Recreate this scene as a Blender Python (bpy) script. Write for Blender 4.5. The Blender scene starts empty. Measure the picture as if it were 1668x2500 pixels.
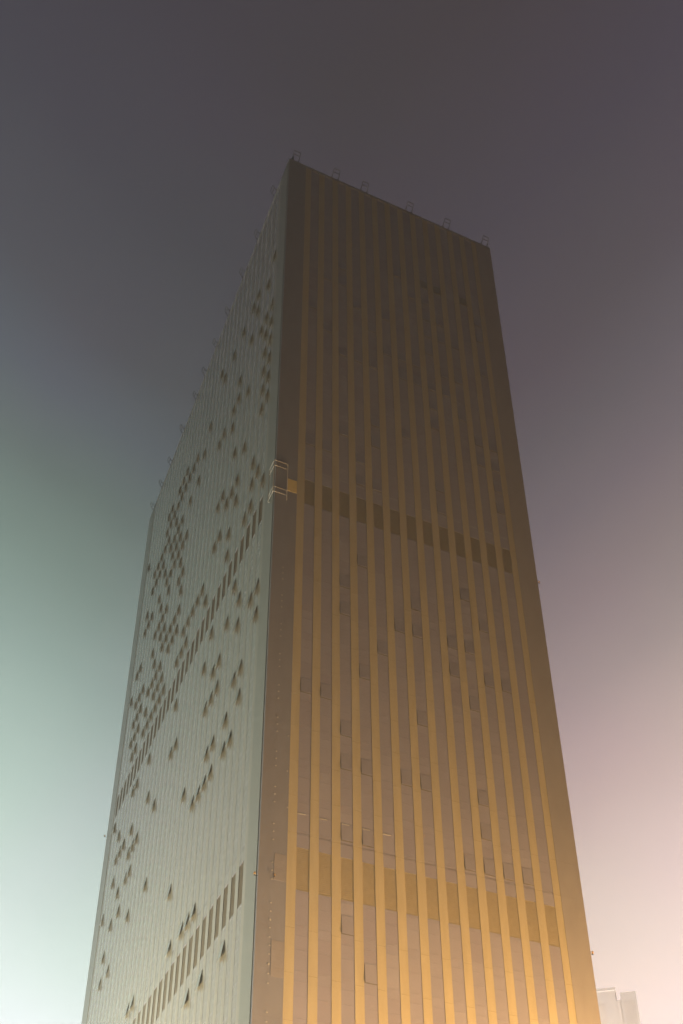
import bpy, bmesh, math, random
from mathutils import Vector, Matrix
R = math.radians
sc = bpy.context.scene
col = sc.collection
random.seed(7)

# ------------------------------------------------------------------ camera
cam_d = bpy.data.cameras.new('camera')
cam = bpy.data.objects.new('camera', cam_d)
col.objects.link(cam)
sc.camera = cam
cam_d.sensor_fit = 'VERTICAL'
cam_d.sensor_height = 36.0
cam_d.lens = 36.0 * 2790.93 / 2500.0
cam_d.shift_y = (1982.81 - 1250.0) / 2500.0          # rising front of a shift lens
cam_d.clip_start = 0.2
cam_d.clip_end = 6000
EYE = 1.6
PITCH, ROLL = R(34.6399), R(-0.2707)
fw = Vector((0, math.cos(PITCH), math.sin(PITCH)))
rt0 = Vector((1, 0, 0))
up0 = rt0.cross(fw)
rt = rt0 * math.cos(ROLL) + up0 * math.sin(ROLL)
up = -rt0 * math.sin(ROLL) + up0 * math.cos(ROLL)
cam.matrix_world = Matrix(((rt.x, up.x, -fw.x, 0), (rt.y, up.y, -fw.y, 0), (rt.z, up.z, -fw.z, EYE), (0, 0, 0, 1)))

# ------------------------------------------------------------------ exposure (a long night exposure)
sc.view_settings.view_transform = 'Standard'
sc.view_settings.look = 'None'
sc.view_settings.exposure = 4.0
sc.view_settings.gamma = 1.0
sc.view_settings.use_curve_mapping = False
EXPO = 16.0

# ------------------------------------------------------------------ night sky over a lit city
w = bpy.data.worlds.new('World')
sc.world = w
w.use_nodes = True
nt = w.node_tree
N = nt.nodes
for n in list(N): N.remove(n)
L = nt.links.new


def srgb(c):
    return [(v / 255 / 12.92 if v / 255 <= .04045 else ((v / 255 + .055) / 1.055) ** 2.4) for v in c]


def mathn(op, a, b=None, clamp=False):
    n = N.new('ShaderNodeMath'); n.operation = op; n.use_clamp = clamp
    for i, v in enumerate((a, b)):
        if v is None: continue
        if isinstance(v, (int, float)): n.inputs[i].default_value = v
        else: L(v, n.inputs[i])
    return n.outputs[0]


tc = N.new('ShaderNodeTexCoord')
sep = N.new('ShaderNodeSeparateXYZ'); L(tc.outputs['Generated'], sep.inputs[0])
X, Y, Z = sep.outputs
el = mathn('MULTIPLY', mathn('ARCSINE', Z), 2 / math.pi)                      # 0 horizon .. 1 zenith
side = mathn('MINIMUM', mathn('ABSOLUTE', X), 0.34)
el2 = mathn('ADD', el, mathn('MULTIPLY', mathn('SUBTRACT', 0.28, side), 30 / 90))
noise = N.new('ShaderNodeTexNoise'); noise.inputs['Scale'].default_value = 3.2
noise.inputs['Detail'].default_value = 3; L(tc.outputs['Generated'], noise.inputs['Vector'])
el3 = mathn('ADD', el2, mathn('MULTIPLY', mathn('SUBTRACT', noise.outputs['Fac'], 0.5), 0.05))


def ramp(stops, src=None):
    r = N.new('ShaderNodeValToRGB'); r.color_ramp.interpolation = 'B_SPLINE' if False else 'LINEAR'
    e = r.color_ramp.elements
    while len(e) > 1: e.remove(e[-1])
    for i, (p, c) in enumerate(stops):
        x = e[0] if i == 0 else e.new(p / 90)
        x.position = p / 90; x.color = (*through(p, c), 1)
    L(el3, r.inputs[0]); return r.outputs[0]


horiz = mathn('SQRT', mathn('ADD', mathn('MULTIPLY', X, X), mathn('ADD', mathn('MULTIPLY', Y, Y), 1e-5)))
caz = mathn('DIVIDE', Y, horiz)                        # 1 = over the tower, -1 = behind the photographer
AIR = .0007 * 178 * .75
def through(el, c):                                    # the glow beyond the haze layer, before that layer dims it
    return [max(v * math.exp(AIR / math.sin(R(max(el, 20)))) - q, .006) for v, q in zip(srgb(c), (.0245, .023, .018))]


west = ramp([(0, (250, 255, 252)), (14, (247, 255, 251)), (23, (236, 248, 243)), (26, (226, 239, 233)), (30, (207, 222, 215)), (36, (178, 195, 188)),
             (42, (146, 163, 157)), (47, (122, 136, 131)), (51, (103, 113, 111)), (55, (92, 97, 103)), (59, (83, 84, 88)),
             (66, (75, 74, 79)), (75, (71, 68, 72)), (90, (68, 65, 70))])
east = ramp([(0, (255, 240, 232)), (14, (255, 238, 228)), (23, (251, 231, 222)), (26, (243, 222, 212)), (30, (226, 206, 197)), (36, (194, 177, 168)),
             (42, (156, 144, 140)), (47, (132, 122, 121)), (51, (113, 105, 109)), (55, (97, 92, 96)), (59, (87, 81, 86)),
             (66, (78, 72, 80)), (75, (73, 66, 70)), (90, (70, 64, 68))])
mr = N.new('ShaderNodeMapRange'); mr.interpolation_type = 'SMOOTHSTEP'
L(X, mr.inputs[0]); mr.inputs[1].default_value = -0.14; mr.inputs[2].default_value = 0.14
mix = N.new('ShaderNodeMix'); mix.data_type = 'RGBA'
L(mr.outputs[0], mix.inputs[0]); L(west, mix.inputs[6]); L(east, mix.inputs[7])
dark = ramp([(0, (48, 46, 46)), (30, (48, 46, 48)), (60, (54, 50, 53)), (90, (64, 60, 63))])
mr2 = N.new('ShaderNodeMapRange'); mr2.interpolation_type = 'SMOOTHSTEP'
L(caz, mr2.inputs[0]); mr2.inputs[1].default_value = .25; mr2.inputs[2].default_value = .80
mix2 = N.new('ShaderNodeMix'); mix2.data_type = 'RGBA'
L(mr2.outputs[0], mix2.inputs[0]); L(dark, mix2.inputs[6]); L(mix.outputs[2], mix2.inputs[7])
hue = N.new('ShaderNodeTexNoise'); hue.inputs['Scale'].default_value = 2.8; hue.inputs['Detail'].default_value = 2
L(tc.outputs['Generated'], hue.inputs['Vector'])
hr = N.new('ShaderNodeValToRGB'); hr.color_ramp.elements[0].color = (.93, 1.0, .95, 1); hr.color_ramp.elements[1].color = (1.045, .965, 1.06, 1)
hr.color_ramp.elements[0].position = .35; hr.color_ramp.elements[1].position = .65
L(hue.outputs['Fac'], hr.inputs[0])
mul = N.new('ShaderNodeMix'); mul.data_type = 'RGBA'; mul.blend_type = 'MULTIPLY'; mul.inputs[0].default_value = 1
L(mix2.outputs[2], mul.inputs[6]); L(hr.outputs[0], mul.inputs[7])
bg = N.new('ShaderNodeBackground'); L(mul.outputs[2], bg.inputs[0]); bg.inputs[1].default_value = 1.0 / EXPO
sky = N.new('ShaderNodeTexSky'); sky.sky_type = 'NISHITA'; sky.sun_disc = False
sky.sun_elevation = R(-9); sky.sun_rotation = R(200)
bg2 = N.new('ShaderNodeBackground'); L(sky.outputs[0], bg2.inputs[0]); bg2.inputs[1].default_value = 0.05
ad = N.new('ShaderNodeAddShader'); L(bg.outputs[0], ad.inputs[0]); L(bg2.outputs[0], ad.inputs[1])
wo = N.new('ShaderNodeOutputWorld'); L(ad.outputs[0], wo.inputs[0])

sc.render.engine = 'CYCLES'
sc.cycles.use_denoising = True
sc.cycles.max_bounces = 5
sc.cycles.diffuse_bounces = 2
sc.cycles.glossy_bounces = 3
sc.cycles.volume_bounces = 0
sc.cycles.sample_clamp_indirect = 4

# ------------------------------------------------------------------ helpers


def tag(o, label=None, cat=None, group=None, kind=None):
    if label: o['label'] = label
    if cat: o['category'] = cat
    if group: o['group'] = group
    if kind: o['kind'] = kind
    return o


def empty(name, loc, rz=0.0):
    o = bpy.data.objects.new(name, None)
    o.empty_display_size = 1
    o.location = loc; o.rotation_euler = (0, 0, rz)
    col.objects.link(o); return o


class MB:
    def __init__(s): s.v = []; s.f = []; s.m = []

    def quad(s, a, b, c, d, m=0):
        i = len(s.v); s.v += [a, b, c, d]; s.f.append((i, i + 1, i + 2, i + 3)); s.m.append(m)

    def box(s, x0, x1, y0, y1, z0, z1, m=0, mat=None):
        i = len(s.v)
        p = [(x0, y0, z0), (x1, y0, z0), (x1, y1, z0), (x0, y1, z0), (x0, y0, z1), (x1, y0, z1), (x1, y1, z1), (x0, y1, z1)]
        if mat: p = [tuple(mat @ Vector(q)) for q in p]
        s.v += p
        for f in ((0, 3, 2, 1), (4, 5, 6, 7), (0, 1, 5, 4), (1, 2, 6, 5), (2, 3, 7, 6), (3, 0, 4, 7)):
            s.f.append(tuple(i + k for k in f)); s.m.append(m)

    def bar(s, a, b, r, m=0, n=8, r2=None):
        a, b = Vector(a), Vector(b); d = (b - a).normalized()
        u = d.orthogonal().normalized(); v = d.cross(u); i = len(s.v)
        for p, rr in ((a, r), (b, r if r2 is None else r2)):
            for k in range(n):
                t = 2 * math.pi * k / n
                s.v.append(tuple(p + (u * math.cos(t) + v * math.sin(t)) * rr))
        for k in range(n):
            s.f.append((i + k, i + (k + 1) % n, i + n + (k + 1) % n, i + n + k)); s.m.append(m)
        s.f.append(tuple(i + k for k in reversed(range(n)))); s.m.append(m)
        s.f.append(tuple(i + n + k for k in range(n))); s.m.append(m)

    def mesh(s, name, mats):
        me = bpy.data.meshes.new(name); me.from_pydata(s.v, [], s.f)
        for m in mats: me.materials.append(m)
        me.polygons.foreach_set('material_index', s.m); me.update(); return me

    def build(s, name, mats, parent=None, loc=None):
        o = bpy.data.objects.new(name, s.mesh(name, mats)); col.objects.link(o)
        if parent: o.parent = parent
        if loc: o.location = loc
        return o


def inst(me, name, parent, mw):
    o = bpy.data.objects.new(name, me); col.objects.link(o); o.parent = parent
    o.matrix_local = mw; return o


def mat(name, base, rough=.6, metal=0.0, spec=.5, ior=1.5, var=.12, scale=(1, 1, 1), bump=0.0, nscale=2.0, streak=0.0):
    m = bpy.data.materials.new(name); m.use_nodes = True
    t = m.node_tree; b = t.nodes['Principled BSDF']
    b.inputs['Roughness'].default_value = rough; b.inputs['Metallic'].default_value = metal
    b.inputs['Specular IOR Level'].default_value = spec; b.inputs['IOR'].default_value = ior
    co = t.nodes.new('ShaderNodeTexCoord'); mp = t.nodes.new('ShaderNodeMapping')
    mp.inputs['Scale'].default_value = scale; t.links.new(co.outputs['Object'], mp.inputs[0])
    no = t.nodes.new('ShaderNodeTexNoise'); no.inputs['Scale'].default_value = nscale; no.inputs['Detail'].default_value = 6
    t.links.new(mp.outputs[0], no.inputs['Vector'])
    rp = t.nodes.new('ShaderNodeValToRGB'); e = rp.color_ramp.elements
    e[0].position = .3; e[1].position = .7
    e[0].color = (*[c * (1 - var) for c in base], 1); e[1].color = (*[min(1, c * (1 + var)) for c in base], 1)
    t.links.new(no.outputs['Fac'], rp.inputs[0]); t.links.new(rp.outputs[0], b.inputs['Base Color'])
    if bump:
        bp = t.nodes.new('ShaderNodeBump'); bp.inputs['Strength'].default_value = bump; bp.inputs['Distance'].default_value = .05
        t.links.new(no.outputs['Fac'], bp.inputs['Height']); t.links.new(bp.outputs[0], b.inputs['Normal'])
    return m


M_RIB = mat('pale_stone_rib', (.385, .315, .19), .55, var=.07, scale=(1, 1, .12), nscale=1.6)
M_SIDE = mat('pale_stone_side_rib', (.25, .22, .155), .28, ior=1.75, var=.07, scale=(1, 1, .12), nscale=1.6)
M_PIER = mat('polished_brown_granite', (.205, .195, .21), .35, var=.06, scale=(1, 1, .3), nscale=.8)
M_PIER_LIT = mat('brown_granite_lit', (.27, .24, .225), .35, var=.06, scale=(1, 1, .3), nscale=.8)  # same granite as the left pier, lightened for the orange light there
M_PALE = mat('pale_granite', (.20, .195, .155), .35, ior=1.55, var=.05, scale=(1, 1, .3), nscale=.8)
M_G = [mat('tinted_glass', (.26, .235, .262), .2, spec=.6, var=.05, nscale=.3),
       mat('tinted_glass_blind', (.275, .25, .275), .22, spec=.6, var=.05, nscale=.3),
       mat('tinted_glass_dark', (.25, .222, .25), .18, spec=.6, var=.05, nscale=.3)]
M_SGLASS = mat('side_glass', (.20, .175, .122), .19, ior=1.72, var=.05, nscale=.3)
M_FRAME = mat('bronze_frame', (.23, .21, .235), .4, metal=.1, var=.05)
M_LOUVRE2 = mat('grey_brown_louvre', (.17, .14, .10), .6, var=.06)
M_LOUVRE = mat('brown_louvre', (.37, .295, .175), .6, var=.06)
M_SASH = mat('dark_sash_frame', (.19, .17, .13), .6, spec=.2, var=.05)
M_DIM = mat('side_opening_shade', (.20, .165, .11), .8, spec=.2, var=.1)
M_DARK = mat('opening_shade', (.13, .11, .075), .85, spec=.1, var=.1)  # shade inside the open windows put into the colour, front and side
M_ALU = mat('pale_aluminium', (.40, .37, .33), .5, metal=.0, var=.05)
M_STEEL = mat('dark_painted_steel', (.025, .025, .025), .6, metal=.0, var=.08)
M_ORANGE = mat('orange_lens', (.55, .34, .14), .3, var=.05)
M_ROOF = mat('roof_felt', (.12, .12, .12), .9, var=.15)
M_PANEL = mat('yellow_glow_panel', (.62, .47, .17), .5, var=.06)  # yellow glow beside the corner frame, put into the panel colour
M_LIGHTPANEL = mat('light_access_panel', (.235, .21, .205), .4, var=.05)
M_CONC = mat('concrete', (.42, .40, .37), .8, var=.08, nscale=.4)
M_ASPH = mat('asphalt', (.05, .05, .05), .85, var=.2, nscale=.8, bump=.2)
M_PAVE = mat('paving', (.22, .21, .2), .8, var=.15, nscale=.5, bump=.1)
M_FARW = mat('haze_pale_wall', (.72, .68, .66), .7, var=.04, nscale=.1)  # fading into haze put into the far tower's pale wall and glass colours
M_FARG = mat('haze_pale_glass', (.70, .65, .62), .4, var=.1, nscale=.1)

# ------------------------------------------------------------------ the tower's grid (metres)
K = 84.0
ANG = math.atan2(0.40509072, 0.9142765)
ROOT = Vector((-7.2123, 83.6898, 0.0))
WF, WS = 0.4022 * K, 0.8825 * K                 # street front, long side
HT = 2.0805 * K + EYE                           # roof line
UP_B, UP_T = 1.1987 * K + EYE, 1.2475 * K + EYE  # upper plant storey
LO_B, LO_T = 0.6038 * K + EYE, 0.6565 * K + EYE  # lower plant storey
def sill(zone, k):
    if zone == 'upper': return (1.273 + .0476 * k) * K + EYE
    if zone == 'middle': return (.677 + .0483 * k) * K + EYE
    return (.5625 - .0505 * k) * K + EYE
FX0, FDX, FN = .0492 * K, .0254 * K, 13         # front gap centres
SX0, SDX, SN = .0545 * K, .0255 * K, 31         # side gap centres
GAPF, GAPS = .0151 * K, .0146 * K
BASE = 7.5

tower = empty('skyscraper', ROOT, ANG)
tag(tower, 'tall ribbed office tower filling the photo, orange-lit front and pale greenish side', 'skyscraper')

# a face frame: face coords (u along, d outwards, z) -> tower coords
FRONT = Matrix(((1, 0, 0, 0), (0, -1, 0, 0), (0, 0, 1, 0), (0, 0, 0, 1)))
SIDE = Matrix(((0, -1, 0, 0), (1, 0, 0, 0), (0, 0, 1, 0), (0, 0, 0, 1)))


def facebox(m, F, u0, u1, d0, d1, z0, z1, mi=0):
    if F == 'front': m.box(u0, u1, -d1, -d0, z0, z1, mi)
    else: m.box(-d1, -d0, u0, u1, z0, z1, mi)


def P(F, u, d, z):
    return (u, -d, z) if F == 'front' else (-d, u, z)


# core behind the skin (outer faces stand 0.30 m behind the glass)
m = MB()
m.box(.3, WF - .02, .3, WS - .02, .0, HT - 1.2)
m.build('wall', [M_CONC], tower)
# plain rear and far faces
m = MB()
m.box(WF - .02, WF, .02, WS - .02, 0, HT - .4)
m.box(.02, WF, WS - .02, WS, 0, HT - .4)
m.build('rear_wall', [M_RIB], tower)
m = MB(); m.box(.35, WF - .35, .35, WS - .35, HT - 1.19, HT - 1.0)
m.build('roof', [M_ROOF], tower)
# parapet cap
m = MB()
for (a, b, c, d) in ((-.05, WF + .05, -.05, .32), (-.05, WF + .05, WS - .32, WS + .05), (-.05, .32, .321, WS - .321), (WF - .32, WF + .05, .321, WS - .321)):
    m.box(a, b, c, d, HT - .55, HT)
m.build('parapet', [M_PIER], tower)

rng = random.Random(3)


def floors():
    fl = [(sill('upper', k), 'upper') for k in range(0, 17)] + [(sill('middle', k), 'middle') for k in range(0, 11)]
    k = 0
    while sill('lower', k) > BASE + 1: fl.append((sill('lower', k), 'lower')); k += 1
    return sorted(fl)


FL = floors()


def zones():
    return [(BASE, LO_B), (LO_T, UP_B), (UP_T, HT - .55)]


def glazing(F, uc, wd, name='glazing'):
    """one strip of windows from the base to the roof, broken at the plant storeys"""
    m = MB(); u0, u1 = uc - wd / 2, uc + wd / 2
    for (a, b) in zones():
        zs = [a] + [z for z, _ in FL if a + .6 < z < b - .6] + [b]
        # spandrel: from sill-0.95 to sill ; pane: sill to next sill-0.95
        for i in range(len(zs) - 1):
            z0, z1 = zs[i], zs[i + 1]
            top = z1 - (.95 if z1 - z0 > 3 and i < len(zs) - 2 else .3)
            top = max(top, z0 + .5)
            mi = rng.choice((0, 0, 0, 0, 1, 2))
            t = [rng.uniform(-.0025, .0025) for _ in range(2)]
            zm = min(z0 + 1.95, top - .2) if top - z0 > 2.4 else top
            m.quad(P(F, u0 + .04, t[0], z0 + .03), P(F, u1 - .04, -t[0], z0 + .03), P(F, u1 - .04, -t[0] + t[1], zm - .025), P(F, u0 + .04, t[0] + t[1], zm - .025), mi)
            if zm < top:
                m.quad(P(F, u0 + .04, t[1], zm + .025), P(F, u1 - .04, -t[1], zm + .025), P(F, u1 - .04, -t[1], top - .025), P(F, u0 + .04, t[1], top - .025), mi)
            m.quad(P(F, u0 + .04, 0, top + .025), P(F, u1 - .04, 0, top + .025), P(F, u1 - .04, 0, z1 - .03), P(F, u0 + .04, 0, z1 - .03), 0)
            for zz, h in ((z0, .03), (zm, .025), (top, .025)):
                if zz == zm and zm == top: continue
                facebox(m, F, u0 + .041, u1 - .041, -.05, .007, zz - h + .001, zz + h - .001, 3)
        facebox(m, F, u0, u0 + .04, -.06, .009, a, b, 3)
        facebox(m, F, u1 - .04, u1, -.06, .009, a, b, 3)
    if F == 'front':
        pass
    else:
        for i, f in enumerate(m.f):
            pass
    return m.build(name, (M_G if F == 'front' else [M_SGLASS, M_SGLASS, M_SGLASS]) + [M_FRAME], tower)


def rib(F, uc, wd, mt):
    m = MB()
    dep = .035 if F == 'front' else .012
    # stone blocks one storey high with thin joints between them
    zs = [BASE - .5] + [z - .35 for z, _ in FL if z > BASE + 2] + [HT - .56]
    for a, b in zip(zs[:-1], zs[1:]):
        j = rng.uniform(-.002, .002)
        facebox(m, F, uc - wd / 2, uc + wd / 2, -.2, dep + j, a + .012, b - .0)
    return m.build('rib', [mt], tower)


def louvre(F, uc, wd, z0, z1):
    m = MB()
    facebox(m, F, uc - wd / 2, uc + wd / 2, -.25, -.04, z0, z1)
    n = 22; h = (z1 - z0) / n
    for i in range(n):
        z = z0 + (i + .5) * h
        u0, u1 = uc - wd / 2 + .03, uc + wd / 2 - .03
        a = [P(F, u0, -.039, z + h * .42), P(F, u1, -.039, z + h * .42), P(F, u1, .0, z - h * .34), P(F, u0, .0, z - h * .34)]
        b = [P(F, u0, -.039, z + h * .34), P(F, u1, -.039, z + h * .34), P(F, u1, -.001, z - h * .42), P(F, u0, -.001, z - h * .42)]
        m.quad(*a); m.quad(*b); m.quad(a[3], a[2], b[2], b[3])
    facebox(m, F, uc - wd / 2, uc - wd / 2 + .03, -.04, .01, z0, z1); facebox(m, F, uc + wd / 2 - .03, uc + wd / 2, -.04, .01, z0, z1)
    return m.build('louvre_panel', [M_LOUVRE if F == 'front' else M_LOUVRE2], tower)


for b in range(FN):
    u = FX0 + b * FDX
    glazing('front', u, GAPF)
    louvre('front', u, GAPF, UP_B, UP_T); louvre('front', u, GAPF, LO_B, LO_T)
for b in range(FN + 1):
    rib('front', FX0 + (b - .5) * FDX, FDX - GAPF, M_RIB)
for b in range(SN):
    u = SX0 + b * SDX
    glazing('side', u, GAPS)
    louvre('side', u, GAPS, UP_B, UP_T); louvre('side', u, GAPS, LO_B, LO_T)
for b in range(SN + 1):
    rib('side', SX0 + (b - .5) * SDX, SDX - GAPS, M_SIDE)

# corner piers: polished slabs, storey by storey, with fine joints
def pier(F, u0, u1, mt, dep):
    m = MB(); zs = [0.0] + [z - .35 for z, _ in FL if z > 2] + [HT - .56]
    for a, b in zip(zs[:-1], zs[1:]):
        facebox(m, F, u0, u1, -.28, dep, a + .004, b)
    return m.build('corner_pier', [mt], tower)


fe = FX0 - FDX / 2 - (FDX - GAPF) / 2
XS = 1.27
pier('front', 0.0, XS, M_PIER, .056)
pier('front', XS, fe - .01, M_PIER, .05)
pier('front', WF - fe + .02, WF, M_PIER_LIT, .06)
se = SX0 - SDX / 2 - (SDX - GAPS) / 2
pier('side', .285, se - .01, M_PALE, .06)
pier('side', SX0 + (SN - .5) * SDX + (SDX - GAPS) / 2 + .01, WS, M_PALE, .06)
# base storey
m = MB()
m.box(-.25, WF + .25, -.25, WS + .25, 0, BASE - .52)
m.build('base_wall', [M_PIER], tower)

# ------------------------------------------------------------------ open top-hung windows
OPEN = {
    ('front', 'upper'): {0: [1, 8], 1: [1, 7, 10], 2: [2, 6, 10, 11], 3: [0, 1, 6, 9], 4: [0, 2, 3, 6, 8], 5: [7, 9], 6: [3, 6, 7, 12], 7: [6, 7, 11], 8: [0, 1, 4, 5, 6, 8, 9, 10, 11, 12], 9: [6, 7, 9, 10, 12], 10: [5, 7, 9], 11: [3, 4, 12], 12: [1, 2, 3, 4, 8, 10, 11]},
    ('front', 'middle'): {0: [4], 1: [4], 2: [0, 2, 3, 7, 8], 3: [0, 2, 5, 9], 4: [6], 5: [2, 7], 6: [2, 4, 7, 8], 8: [0, 6, 7], 9: [0, 1, 2, 5, 7, 9], 10: [0, 6, 8], 11: [0, 6]},
    ('front', 'lower'): {2: [0], 3: [1]},
    ('side', 'upper'): {0: [0, 4, 5, 6, 7, 8, 9, 12], 1: [1, 4, 5, 6, 7, 8, 9, 11], 2: [0, 1, 2, 9], 3: [0, 11, 12], 4: [4, 7, 10, 12], 5: [2, 3], 6: [0, 1, 3, 5, 8, 9, 12], 7: [3, 7, 8], 8: [2, 4, 12], 9: [2, 4, 8], 10: [0, 8, 12], 11: [1, 13], 12: [1], 13: [1, 11], 14: [0, 1, 10], 15: [0, 1, 9], 16: [0, 11], 17: [2, 3, 4, 5, 7, 9, 11], 18: [2, 3, 5, 6, 7, 11], 19: [0, 2, 3, 7, 8, 9, 11, 12], 20: [0, 1, 3, 7, 8, 9, 11, 12], 21: [0, 1, 2, 3, 4, 5, 6, 7, 8, 9, 10, 11, 12], 22: [0, 1, 2, 4, 5, 7, 9, 11], 23: [0, 2, 3, 5, 6, 8, 10, 11, 12], 24: [0, 1, 2, 4, 5, 7, 9, 10, 11, 12], 25: [9, 10], 26: [0, 1, 2, 3, 7, 9, 10], 27: [0, 1, 2, 3, 7, 9, 10], 28: [1, 2, 3, 5, 7, 8], 29: [5], 30: [4, 12]},
    ('side', 'middle'): {0: [7, 8], 1: [8], 2: [5, 6], 3: [4, 6, 8, 9], 4: [4, 5, 10], 5: [9], 6: [4, 5, 7, 8], 7: [0, 4, 5, 7, 8], 8: [0, 4, 7, 10], 9: [0, 4, 9], 11: [0, 5], 12: [2], 14: [8], 15: [8, 10], 18: [0, 4, 7], 19: [0], 20: [8], 21: [10], 22: [4, 7], 23: [6, 7], 24: [6, 7, 8, 10], 25: [5, 10], 26: [3, 6, 8], 27: [5, 8], 28: [3, 4, 7, 8, 9], 30: [6, 10]},
    ('side', 'lower'): {2: [0], 5: [0], 7: [0]},
}

OH = 1.9


def window_mesh(F, wd):
    m = MB()
    # thin dark sheet on the glass, painted shade of the room inside
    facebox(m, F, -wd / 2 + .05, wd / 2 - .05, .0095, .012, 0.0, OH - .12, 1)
    # side stays
    tilt = R(3.5 if F == 'front' else 9)
    s, c = math.sin(tilt), math.cos(tilt)
    for sx in (-1, 1):
        x = sx * (wd / 2 - .1)
        m.bar(P(F, x, .02, OH * .35), P(F, x, .03 + s * OH * .8, OH - c * OH * .8), .012, 0, 5)
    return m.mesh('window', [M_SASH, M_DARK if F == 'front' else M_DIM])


def sash_mesh(F, wd):
    m = MB(); tilt = R(3.5 if F == 'front' else 9); s, c = math.sin(tilt), math.cos(tilt)
    def q(u, t, d):   # t metres down from the hinge, d out of the sash plane
        return P(F, u, .012 + s * t + c * d, OH - c * t + s * d)
    def bx(u0, u1, t0, t1, d0, d1, mi):
        i = len(m.v)
        m.v += [q(u0, t0, d0), q(u1, t0, d0), q(u1, t1, d0), q(u0, t1, d0), q(u0, t0, d1), q(u1, t0, d1), q(u1, t1, d1), q(u0, t1, d1)]
        for f in ((0, 3, 2, 1), (4, 5, 6, 7), (0, 1, 5, 4), (1, 2, 6, 5), (2, 3, 7, 6), (3, 0, 4, 7)):
            m.f.append(tuple(i + k for k in f)); m.m.append(mi)
    a, b = -wd / 2 + .06, wd / 2 - .06
    bx(a, a + .05, 0, OH - .02, -.02, .008, 0); bx(b - .05, b, 0, OH - .02, -.02, .008, 0)
    bx(a + .051, b - .051, 0, .05, -.02, .008, 0); bx(a + .051, b - .051, OH - .07, OH - .02, -.02, .008, 0)
    bx(a + .051, b - .051, .051, OH - .071, -.006, .006, 1)
    return m.mesh('sash', [M_FRAME if F == 'front' else M_SASH, M_G[1] if F == 'front' else M_SGLASS])


WM = {F: (window_mesh(F, w_), sash_mesh(F, w_)) for F, w_ in (('front', GAPF), ('side', GAPS))}
spots = []
for (F, zone), d in OPEN.items():
    for b, ks in d.items():
        u = (FX0 + b * FDX) if F == 'front' else (SX0 + b * SDX)
        for k in ks:
            z = sill(zone, k) + .03
            if F == 'front': dist = math.hypot(79, z, u + 20); size = 79 / dist ** 3
            else: dist = math.hypot(26, z, u + 78); size = 26 / dist ** 3
            spots.append((-size, F, u, z))
spots.sort()
for _, F, u, z in spots[:100]:
    o = inst(WM[F][0], 'window', tower, Matrix.Translation(P(F, u, 0, z)))
    inst(WM[F][1], 'sash', o, Matrix.Identity(4))
rest_v, rest_f, rest_m = [], [], []
for _, F, u, z in spots[100:]:
    off = Vector(P(F, u, 0, z))
    for me, mp in zip(WM[F], ((0, 1), (0, 2))):
        i = len(rest_v)
        rest_v += [tuple(v.co + off) for v in me.vertices]
        for p in me.polygons:
            rest_f.append(tuple(i + k for k in p.vertices)); rest_m.append(mp[p.material_index])
mm = MB(); mm.v, mm.f, mm.m = rest_v, rest_f, rest_m
tag(mm.build('window', [M_SASH, M_DIM, M_SGLASS], tower), kind='stuff')

# ------------------------------------------------------------------ small fittings on the tower
# pin anchors, three to a storey, on the joint of the corner bay
am = MB(); am.bar((0, .02, 0), (0, -.03, 0), .035, 0, 8); am.box(-.07, .07, -.05, -.03, -.05, .05)
am = am.mesh('anchor', [M_ALU])
for i in range(-3, 9):
    for t in (-.87, 0, .82):
        z = (.668 + .0483 * i) * K + EYE + t
        inst(am, 'anchor', tower, Matrix.Translation((1.27, -.06, z)))
for i in range(4):
    for t in (-.87, 0, .82):
        inst(am, 'anchor', tower, Matrix.Translation((1.25, -.06, (.5524 - .0505 * i) * K + EYE + t)))
for u, z in ((.0287, .7509), (.0299, .7026), (.0287, .800)):
    inst(am, 'anchor', tower, Matrix.Translation((u * K, -.06, z * K + EYE)))

# bright lights on the glass imitated by pale bars, one row across the first bays under the lower plant storey's upper neighbour
tm = MB(); tm.box(-.38, .38, -.015, .02, -.04, .04); tm = tm.mesh('light_dash', [M_ALU])
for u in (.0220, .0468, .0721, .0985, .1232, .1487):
    inst(tm, 'light_dash', tower, Matrix.Translation((u * K, -.03, .6992 * K + EYE)))

# access panels beside the corner on the plant storeys, the top one a painted yellow glow
for z0, z1, mt in ((1.211, 1.235, M_PANEL), (.6095, .6415, M_LIGHTPANEL), (.50, .5395, M_LIGHTPANEL)):
    m = MB(); m.box(XS + .16, fe - .05, -.085, -.051, z0 * K + EYE, z1 * K + EYE)
    for i in range(1, 4): m.box(XS + .2, fe - .09, -.092, -.0855, z0 * K + EYE + (z1 - z0) * K * i / 4 - .02, z0 * K + EYE + (z1 - z0) * K * i / 4 + .02)
    m.build('access_panel', [mt], tower)

# tubular frame wrapped round the near corner at the upper plant storey
zb, zt = 1.1885 * K + EYE, 1.260 * K + EYE
fr = MB(); r = .045
D1 = .28
lev = [1.1973 * K + EYE, 1.2068 * K + EYE, 1.2495 * K + EYE, 1.260 * K + EYE]
m = MB()
for x, y in ((-D1, -D1), (1.35, -D1), (-D1, 1.35)):
    m.bar((x, y, zb if x > 0 else zb + .7), (x, y, zt), r)
m.bar((-.1, 1.35, zb + .7), (-D1, 1.35, zb + .7), r)
M_POST = mat('lit_post', (.62, .58, .52), .5, var=.03)  # posts lighter than the rails, making up for weaker light on uprights
cf = m.build('corner_frame', [M_POST], tower)
for z in lev:
    m = MB()
    m.bar((-D1, -D1, z), (1.35, -D1, z), r * .6); m.bar((-D1, -D1, z), (-D1, 1.35, z), r * .6)
    m.bar((1.35, -D1, z), (1.35, -.04, z), r * .8); m.bar((-D1, 1.35, z), (-.04, 1.35, z), r * .8)
    m.build('rail', [M_ALU], cf)

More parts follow.
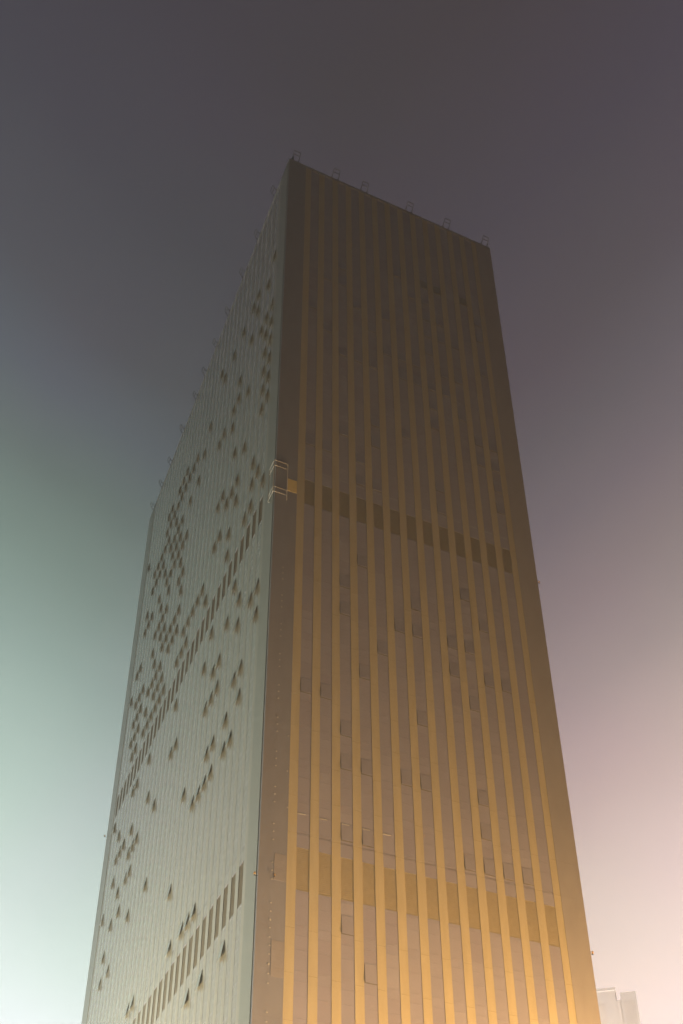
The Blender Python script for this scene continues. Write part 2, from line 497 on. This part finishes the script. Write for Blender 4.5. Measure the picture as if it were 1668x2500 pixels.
# obstruction lamps (unlit) at the plant storeys' corners
lm = MB()
lm.bar((0, 0, -.16), (0, 0, .02), .07, 1, 10); lm.bar((0, 0, .02), (0, 0, .26), .12, 0, 12, .10); lm.bar((0, 0, .26), (0, 0, .34), .10, 1, 12, .03)
lm.box(-.03, .33, -.03, .03, -.14, -.10, 1)
lm = lm.mesh('obstruction_lamp', [M_ORANGE, M_STEEL])
for x, y, z, rz in ((-.30, -.02, .6110 * K + EYE, 0), (WF + .32, .1, .6056 * K + EYE, math.pi), (WF + .32, .1, 1.2010 * K + EYE, math.pi),
                    (-.40, WS - .05, 1.1915 * K + EYE, 0), (1.44, -.27, .6125 * K + EYE, math.pi / 2)):
    inst(lm, 'obstruction_lamp', tower, Matrix.Translation((x, y, z)) @ Matrix.Rotation(rz, 4, 'Z') @ Matrix.Scale(.6 if rz and x < 5 else .85, 4))

# window-cleaning davits leaning out over the parapet
dm = MB()
for sx in (-.5, .5):
    dm.bar((sx, .25, -.05), (sx, -.7, 1.7), .036, 0, 6)
    dm.bar((sx, 1.1, 0), (sx, -.2, 1.0), .04, 0, 6)
dm.bar((-.5, -.7, 1.7), (.5, -.7, 1.7), .045, 0, 6)
dm.bar((-.5, -.4, 1.25), (.5, -.4, 1.25), .045, 0, 6)
dm.bar((-.5, .25, 0.05), (.5, .25, .05), .06, 0, 6)
dm = dm.mesh('davit', [M_STEEL])
for u in (.012, .0882, .1444, .2346, .3108, .392):
    inst(dm, 'davit', tower, Matrix.Translation((u * K, .1, HT)))
for i, u in enumerate((.07, .157, .238, .325, .401, .471, .533, .625, .717, .785, .855)):
    inst(dm, 'davit', tower, Matrix.Translation((.1, u * K, HT)) @ Matrix.Rotation(-math.pi / 2, 4, 'Z'))
m = MB(); m.bar((.8, .5, HT - 1), (.8, .5, HT + 2.1), .05, 0, 8); m.bar((.8, .5, HT + 1.2), (.8, .5, HT + 1.9), .09, 0, 8)
m.build('antenna', [M_STEEL], tower)

# ------------------------------------------------------------------ ground
def sheet(name, x0, x1, y0, y1, z, mt, loc=(0, 0, 0), rz=0):
    m = MB(); m.quad((x0, y0, z), (x1, y0, z), (x1, y1, z), (x0, y1, z))
    o = m.build(name, [mt]); o.location = loc; o.rotation_euler = (0, 0, rz)
    return tag(o, kind='structure')


G = 1200
sheet('ground', -G, G, -G, G, 0, M_PAVE)
sheet('road', -400, 400, -24, -10, .004, M_ASPH, ROOT, ANG)
for k_, (a, b) in enumerate(((-9.7, -3), (-40, -24.3))):
    m = MB(); m.box(-300, 300, a, b, .0, .12); o = m.build('pavement', [M_PAVE]); o.location = ROOT; o.rotation_euler = (0, 0, ANG); tag(o, kind='structure')
m = MB()
for i in range(-40, 41): m.quad((i * 9.0, -17.08, .008), (i * 9.0 + 4, -17.08, .008), (i * 9.0 + 4, -16.92, .008), (i * 9.0, -16.92, .008))
o = m.build('road_marking', [mat('white_paint', (.75, .75, .72), .7)]); o.location = ROOT; o.rotation_euler = (0, 0, ANG); tag(o, kind='structure')

# ------------------------------------------------------------------ floodlight masts standing in the streets round the tower
def local(x, y, z=0):
    c, s = math.cos(ANG), math.sin(ANG)
    return Vector((ROOT.x + x * c - y * s, ROOT.y + x * s + y * c, z))


def glow_mat(name, c, s):
    m = bpy.data.materials.new(name); m.use_nodes = True; b = m.node_tree.nodes['Principled BSDF']
    b.inputs['Base Color'].default_value = (*c, 1); b.inputs['Emission Color'].default_value = (*c, 1); b.inputs['Emission Strength'].default_value = s
    return m


NEAR_E, NEAR_W = 1900, 1000
SOD = (1.0, .60, .26)
MH = (1.0, .90, .63)
MG = (.93, 1.0, .87)
pole = MB(); pole.bar((0, 0, 0), (0, 0, 9.6), .11, 0, 12, .07); pole.bar((0, 0, 0), (0, 0, .5), .2, 0, 12, .16); pole = pole.mesh('pole', [M_STEEL])
head = MB(); head.box(-.35, .35, -.2, .2, -.12, .12); head.bar((0, 0, -.12), (0, 0, -.4), .04, 0, 8); head = head.mesh('lamp_head', [M_STEEL])
lens = {}
for nm, c in (('sodium', SOD), ('halide', MH), ('mercury', MG)):
    q = MB(); q.quad((-.31, -.16, .125), (.31, -.16, .125), (.31, .16, .125), (-.31, .16, .125)); lens[nm] = q.mesh('lens', [glow_mat(nm + '_lens', c, 30)])


def flood(x, y, kind, watts, label, group, aim):
    t = empty('floodlight_mast', local(x, y)); tag(t, label, 'floodlight', group)
    o = inst(pole, 'pole', t, Matrix.Identity(4))
    d = (local(*aim) - local(x, y, 10)).normalized()
    rot = d.to_track_quat('Z', 'Y').to_matrix().to_4x4()
    h = inst(head, 'lamp_head', t, Matrix.Translation((0, 0, 10)) @ rot)
    inst(lens[kind], 'lens', h, Matrix.Identity(4))
    ld = bpy.data.lights.new('flood_lamp', 'SPOT'); ld.energy = watts; ld.color = {'sodium': SOD, 'halide': MH, 'mercury': MG}[kind]
    ld.spot_size = R(125); ld.spot_blend = .7; ld.shadow_soft_size = 2.5
    lo = bpy.data.objects.new('flood_lamp', ld); col.objects.link(lo); lo.parent = h
    lo.matrix_local = Matrix.Translation((0, 0, .2)) @ Matrix.Rotation(math.pi, 4, 'X')


for x, y, p, lb in ((40, -15, 9000, 'sodium floodlight mast facing the front right corner'),
                    (29, -23, 3200, 'sodium floodlight mast before the right half of the front'),
                    (47, -20, 6000, 'sodium floodlight mast just beyond the front right corner')):
    flood(x, y, 'sodium', p * 1.13, lb, 'floodlight masts along the front street', (12, 0, 60))
for x, y, p, lb in ((-22, 34, 10500, 'white floodlight mast nearest the near tower corner on the side street'),
                    (-22, 47, 10000, 'white floodlight mast at the middle of the side street wall'),
                    (-24, 74, 9500, 'greenish floodlight mast near the far end of the side street wall'),
                    (-40, 70, 6500, 'greenish floodlight mast across the side street, farthest out')):
    flood(x, y, 'halide' if y < 50 else 'mercury', p, lb, 'floodlight masts along the side street', (0, y if y > 50 and x > -30 else min(y, 40), 35))

# two lamps added for glow in the haze, between camera and tower, below the picture
for k_, (az, dist, hh, watts, c) in enumerate(((12.0, 58, 23.4, NEAR_E, (1.0, .58, .22)), (-15.5, 55, 21.8, NEAR_W, (.86, 1.0, .93)))):
    x, y = math.sin(R(az)) * dist, math.cos(R(az)) * dist
    t = empty('added_lamp', (x, y, 0))
    tag(t, ('added high lamp with an orange globe cluster, right of the camera', 'added high lamp with a white globe cluster, left of the camera')[k_], 'street lamp', 'added high lamps before the tower')
    m = MB(); m.bar((0, 0, 0), (0, 0, hh - .5), .16, 0, 12, .08); m.bar((0, 0, 0), (0, 0, .6), .3, 0, 12, .2)
    for q in range(4):
        a_ = q * math.pi / 2; m.bar((0, 0, hh - .6), (.5 * math.cos(a_), .5 * math.sin(a_), hh - .5), .03, 0, 6)
    m.build('pole', [M_STEEL], t)
    gm = glow_mat('globe', c, 25)
    for q in range(4):
        a_ = q * math.pi / 2; cx_, cy_ = .62 * math.cos(a_), .62 * math.sin(a_)
        m = MB(); m.bar((cx_, cy_, hh - .62), (cx_, cy_, hh - .38), .16, 0, 12, .2); m.build('lamp_shade', [gm], t)
    ld = bpy.data.lights.new('added_lamp_light', 'POINT'); ld.energy = watts; ld.color = c; ld.shadow_soft_size = .5
    lo = bpy.data.objects.new('added_lamp_light', ld); col.objects.link(lo); lo.parent = t; lo.location = (0, 0, hh + .15)

# ------------------------------------------------------------------ far tower, nearly lost in the haze
far = empty('distant_tower', (math.sin(R(14.2)) * 300, math.cos(R(14.2)) * 300, 0), R(-14.2))
tag(far, 'faint pale office block with stepped top, almost lost in haze', 'building')
dF = 300
hF = math.tan(R(25.25)) * dF * 1.0
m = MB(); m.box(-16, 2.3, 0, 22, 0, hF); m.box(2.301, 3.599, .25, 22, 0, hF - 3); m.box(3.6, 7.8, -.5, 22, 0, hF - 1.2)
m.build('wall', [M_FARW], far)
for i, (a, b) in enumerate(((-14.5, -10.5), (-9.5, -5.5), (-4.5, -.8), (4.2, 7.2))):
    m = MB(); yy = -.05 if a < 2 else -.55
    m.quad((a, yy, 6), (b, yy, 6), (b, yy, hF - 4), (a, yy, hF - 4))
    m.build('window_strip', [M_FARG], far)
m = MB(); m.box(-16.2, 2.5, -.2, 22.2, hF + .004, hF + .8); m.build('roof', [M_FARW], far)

for k_, lx in enumerate((-30, 34)):  # unseen masts added to brighten the far tower
    c_, s_ = math.cos(R(-14.2)), math.sin(R(-14.2))
    t = empty('floodlight_mast', (far.location.x + lx * c_ + 62 * s_, far.location.y + lx * s_ - 62 * c_, 0))
    tag(t, ('added floodlight mast left of the distant office block', 'added floodlight mast right of the distant office block')[k_], 'floodlight', 'added floodlight masts at the distant office block')
    inst(pole, 'pole', t, Matrix.Identity(4))
    d = (far.location + Vector((0, 0, 120)) - (t.location + Vector((0, 0, 10)))).normalized()
    h = inst(head, 'lamp_head', t, Matrix.Translation((0, 0, 10)) @ d.to_track_quat('Z', 'Y').to_matrix().to_4x4())
    inst(lens['halide'], 'lens', h, Matrix.Identity(4))
    ld = bpy.data.lights.new('flood_lamp', 'SPOT'); ld.energy = 66000; ld.color = (1, .86, .76)
    ld.spot_size = R(40); ld.spot_blend = .5; ld.shadow_soft_size = 1
    lo = bpy.data.objects.new('flood_lamp', ld); col.objects.link(lo); lo.parent = h
    lo.matrix_local = Matrix.Translation((0, 0, .2)) @ Matrix.Rotation(math.pi, 4, 'X')

# ------------------------------------------------------------------ haze
m = MB(); m.box(-1210, 1210, -1210, 1210, -1.0, HT + 4)
hz = m.build('haze', []); tag(hz, kind='stuff'); hz.display_type = 'WIRE'
hm = bpy.data.materials.new('haze'); hm.use_nodes = True
t = hm.node_tree; t.nodes.remove(t.nodes['Principled BSDF'])
pv = t.nodes.new('ShaderNodeVolumePrincipled')
pv.inputs['Color'].default_value = (.9, .9, .88, 1); pv.inputs['Density'].default_value = .0007; pv.inputs['Anisotropy'].default_value = .3
t.links.new(pv.outputs[0], t.nodes['Material Output'].inputs['Volume'])
hz.data.materials.append(hm)
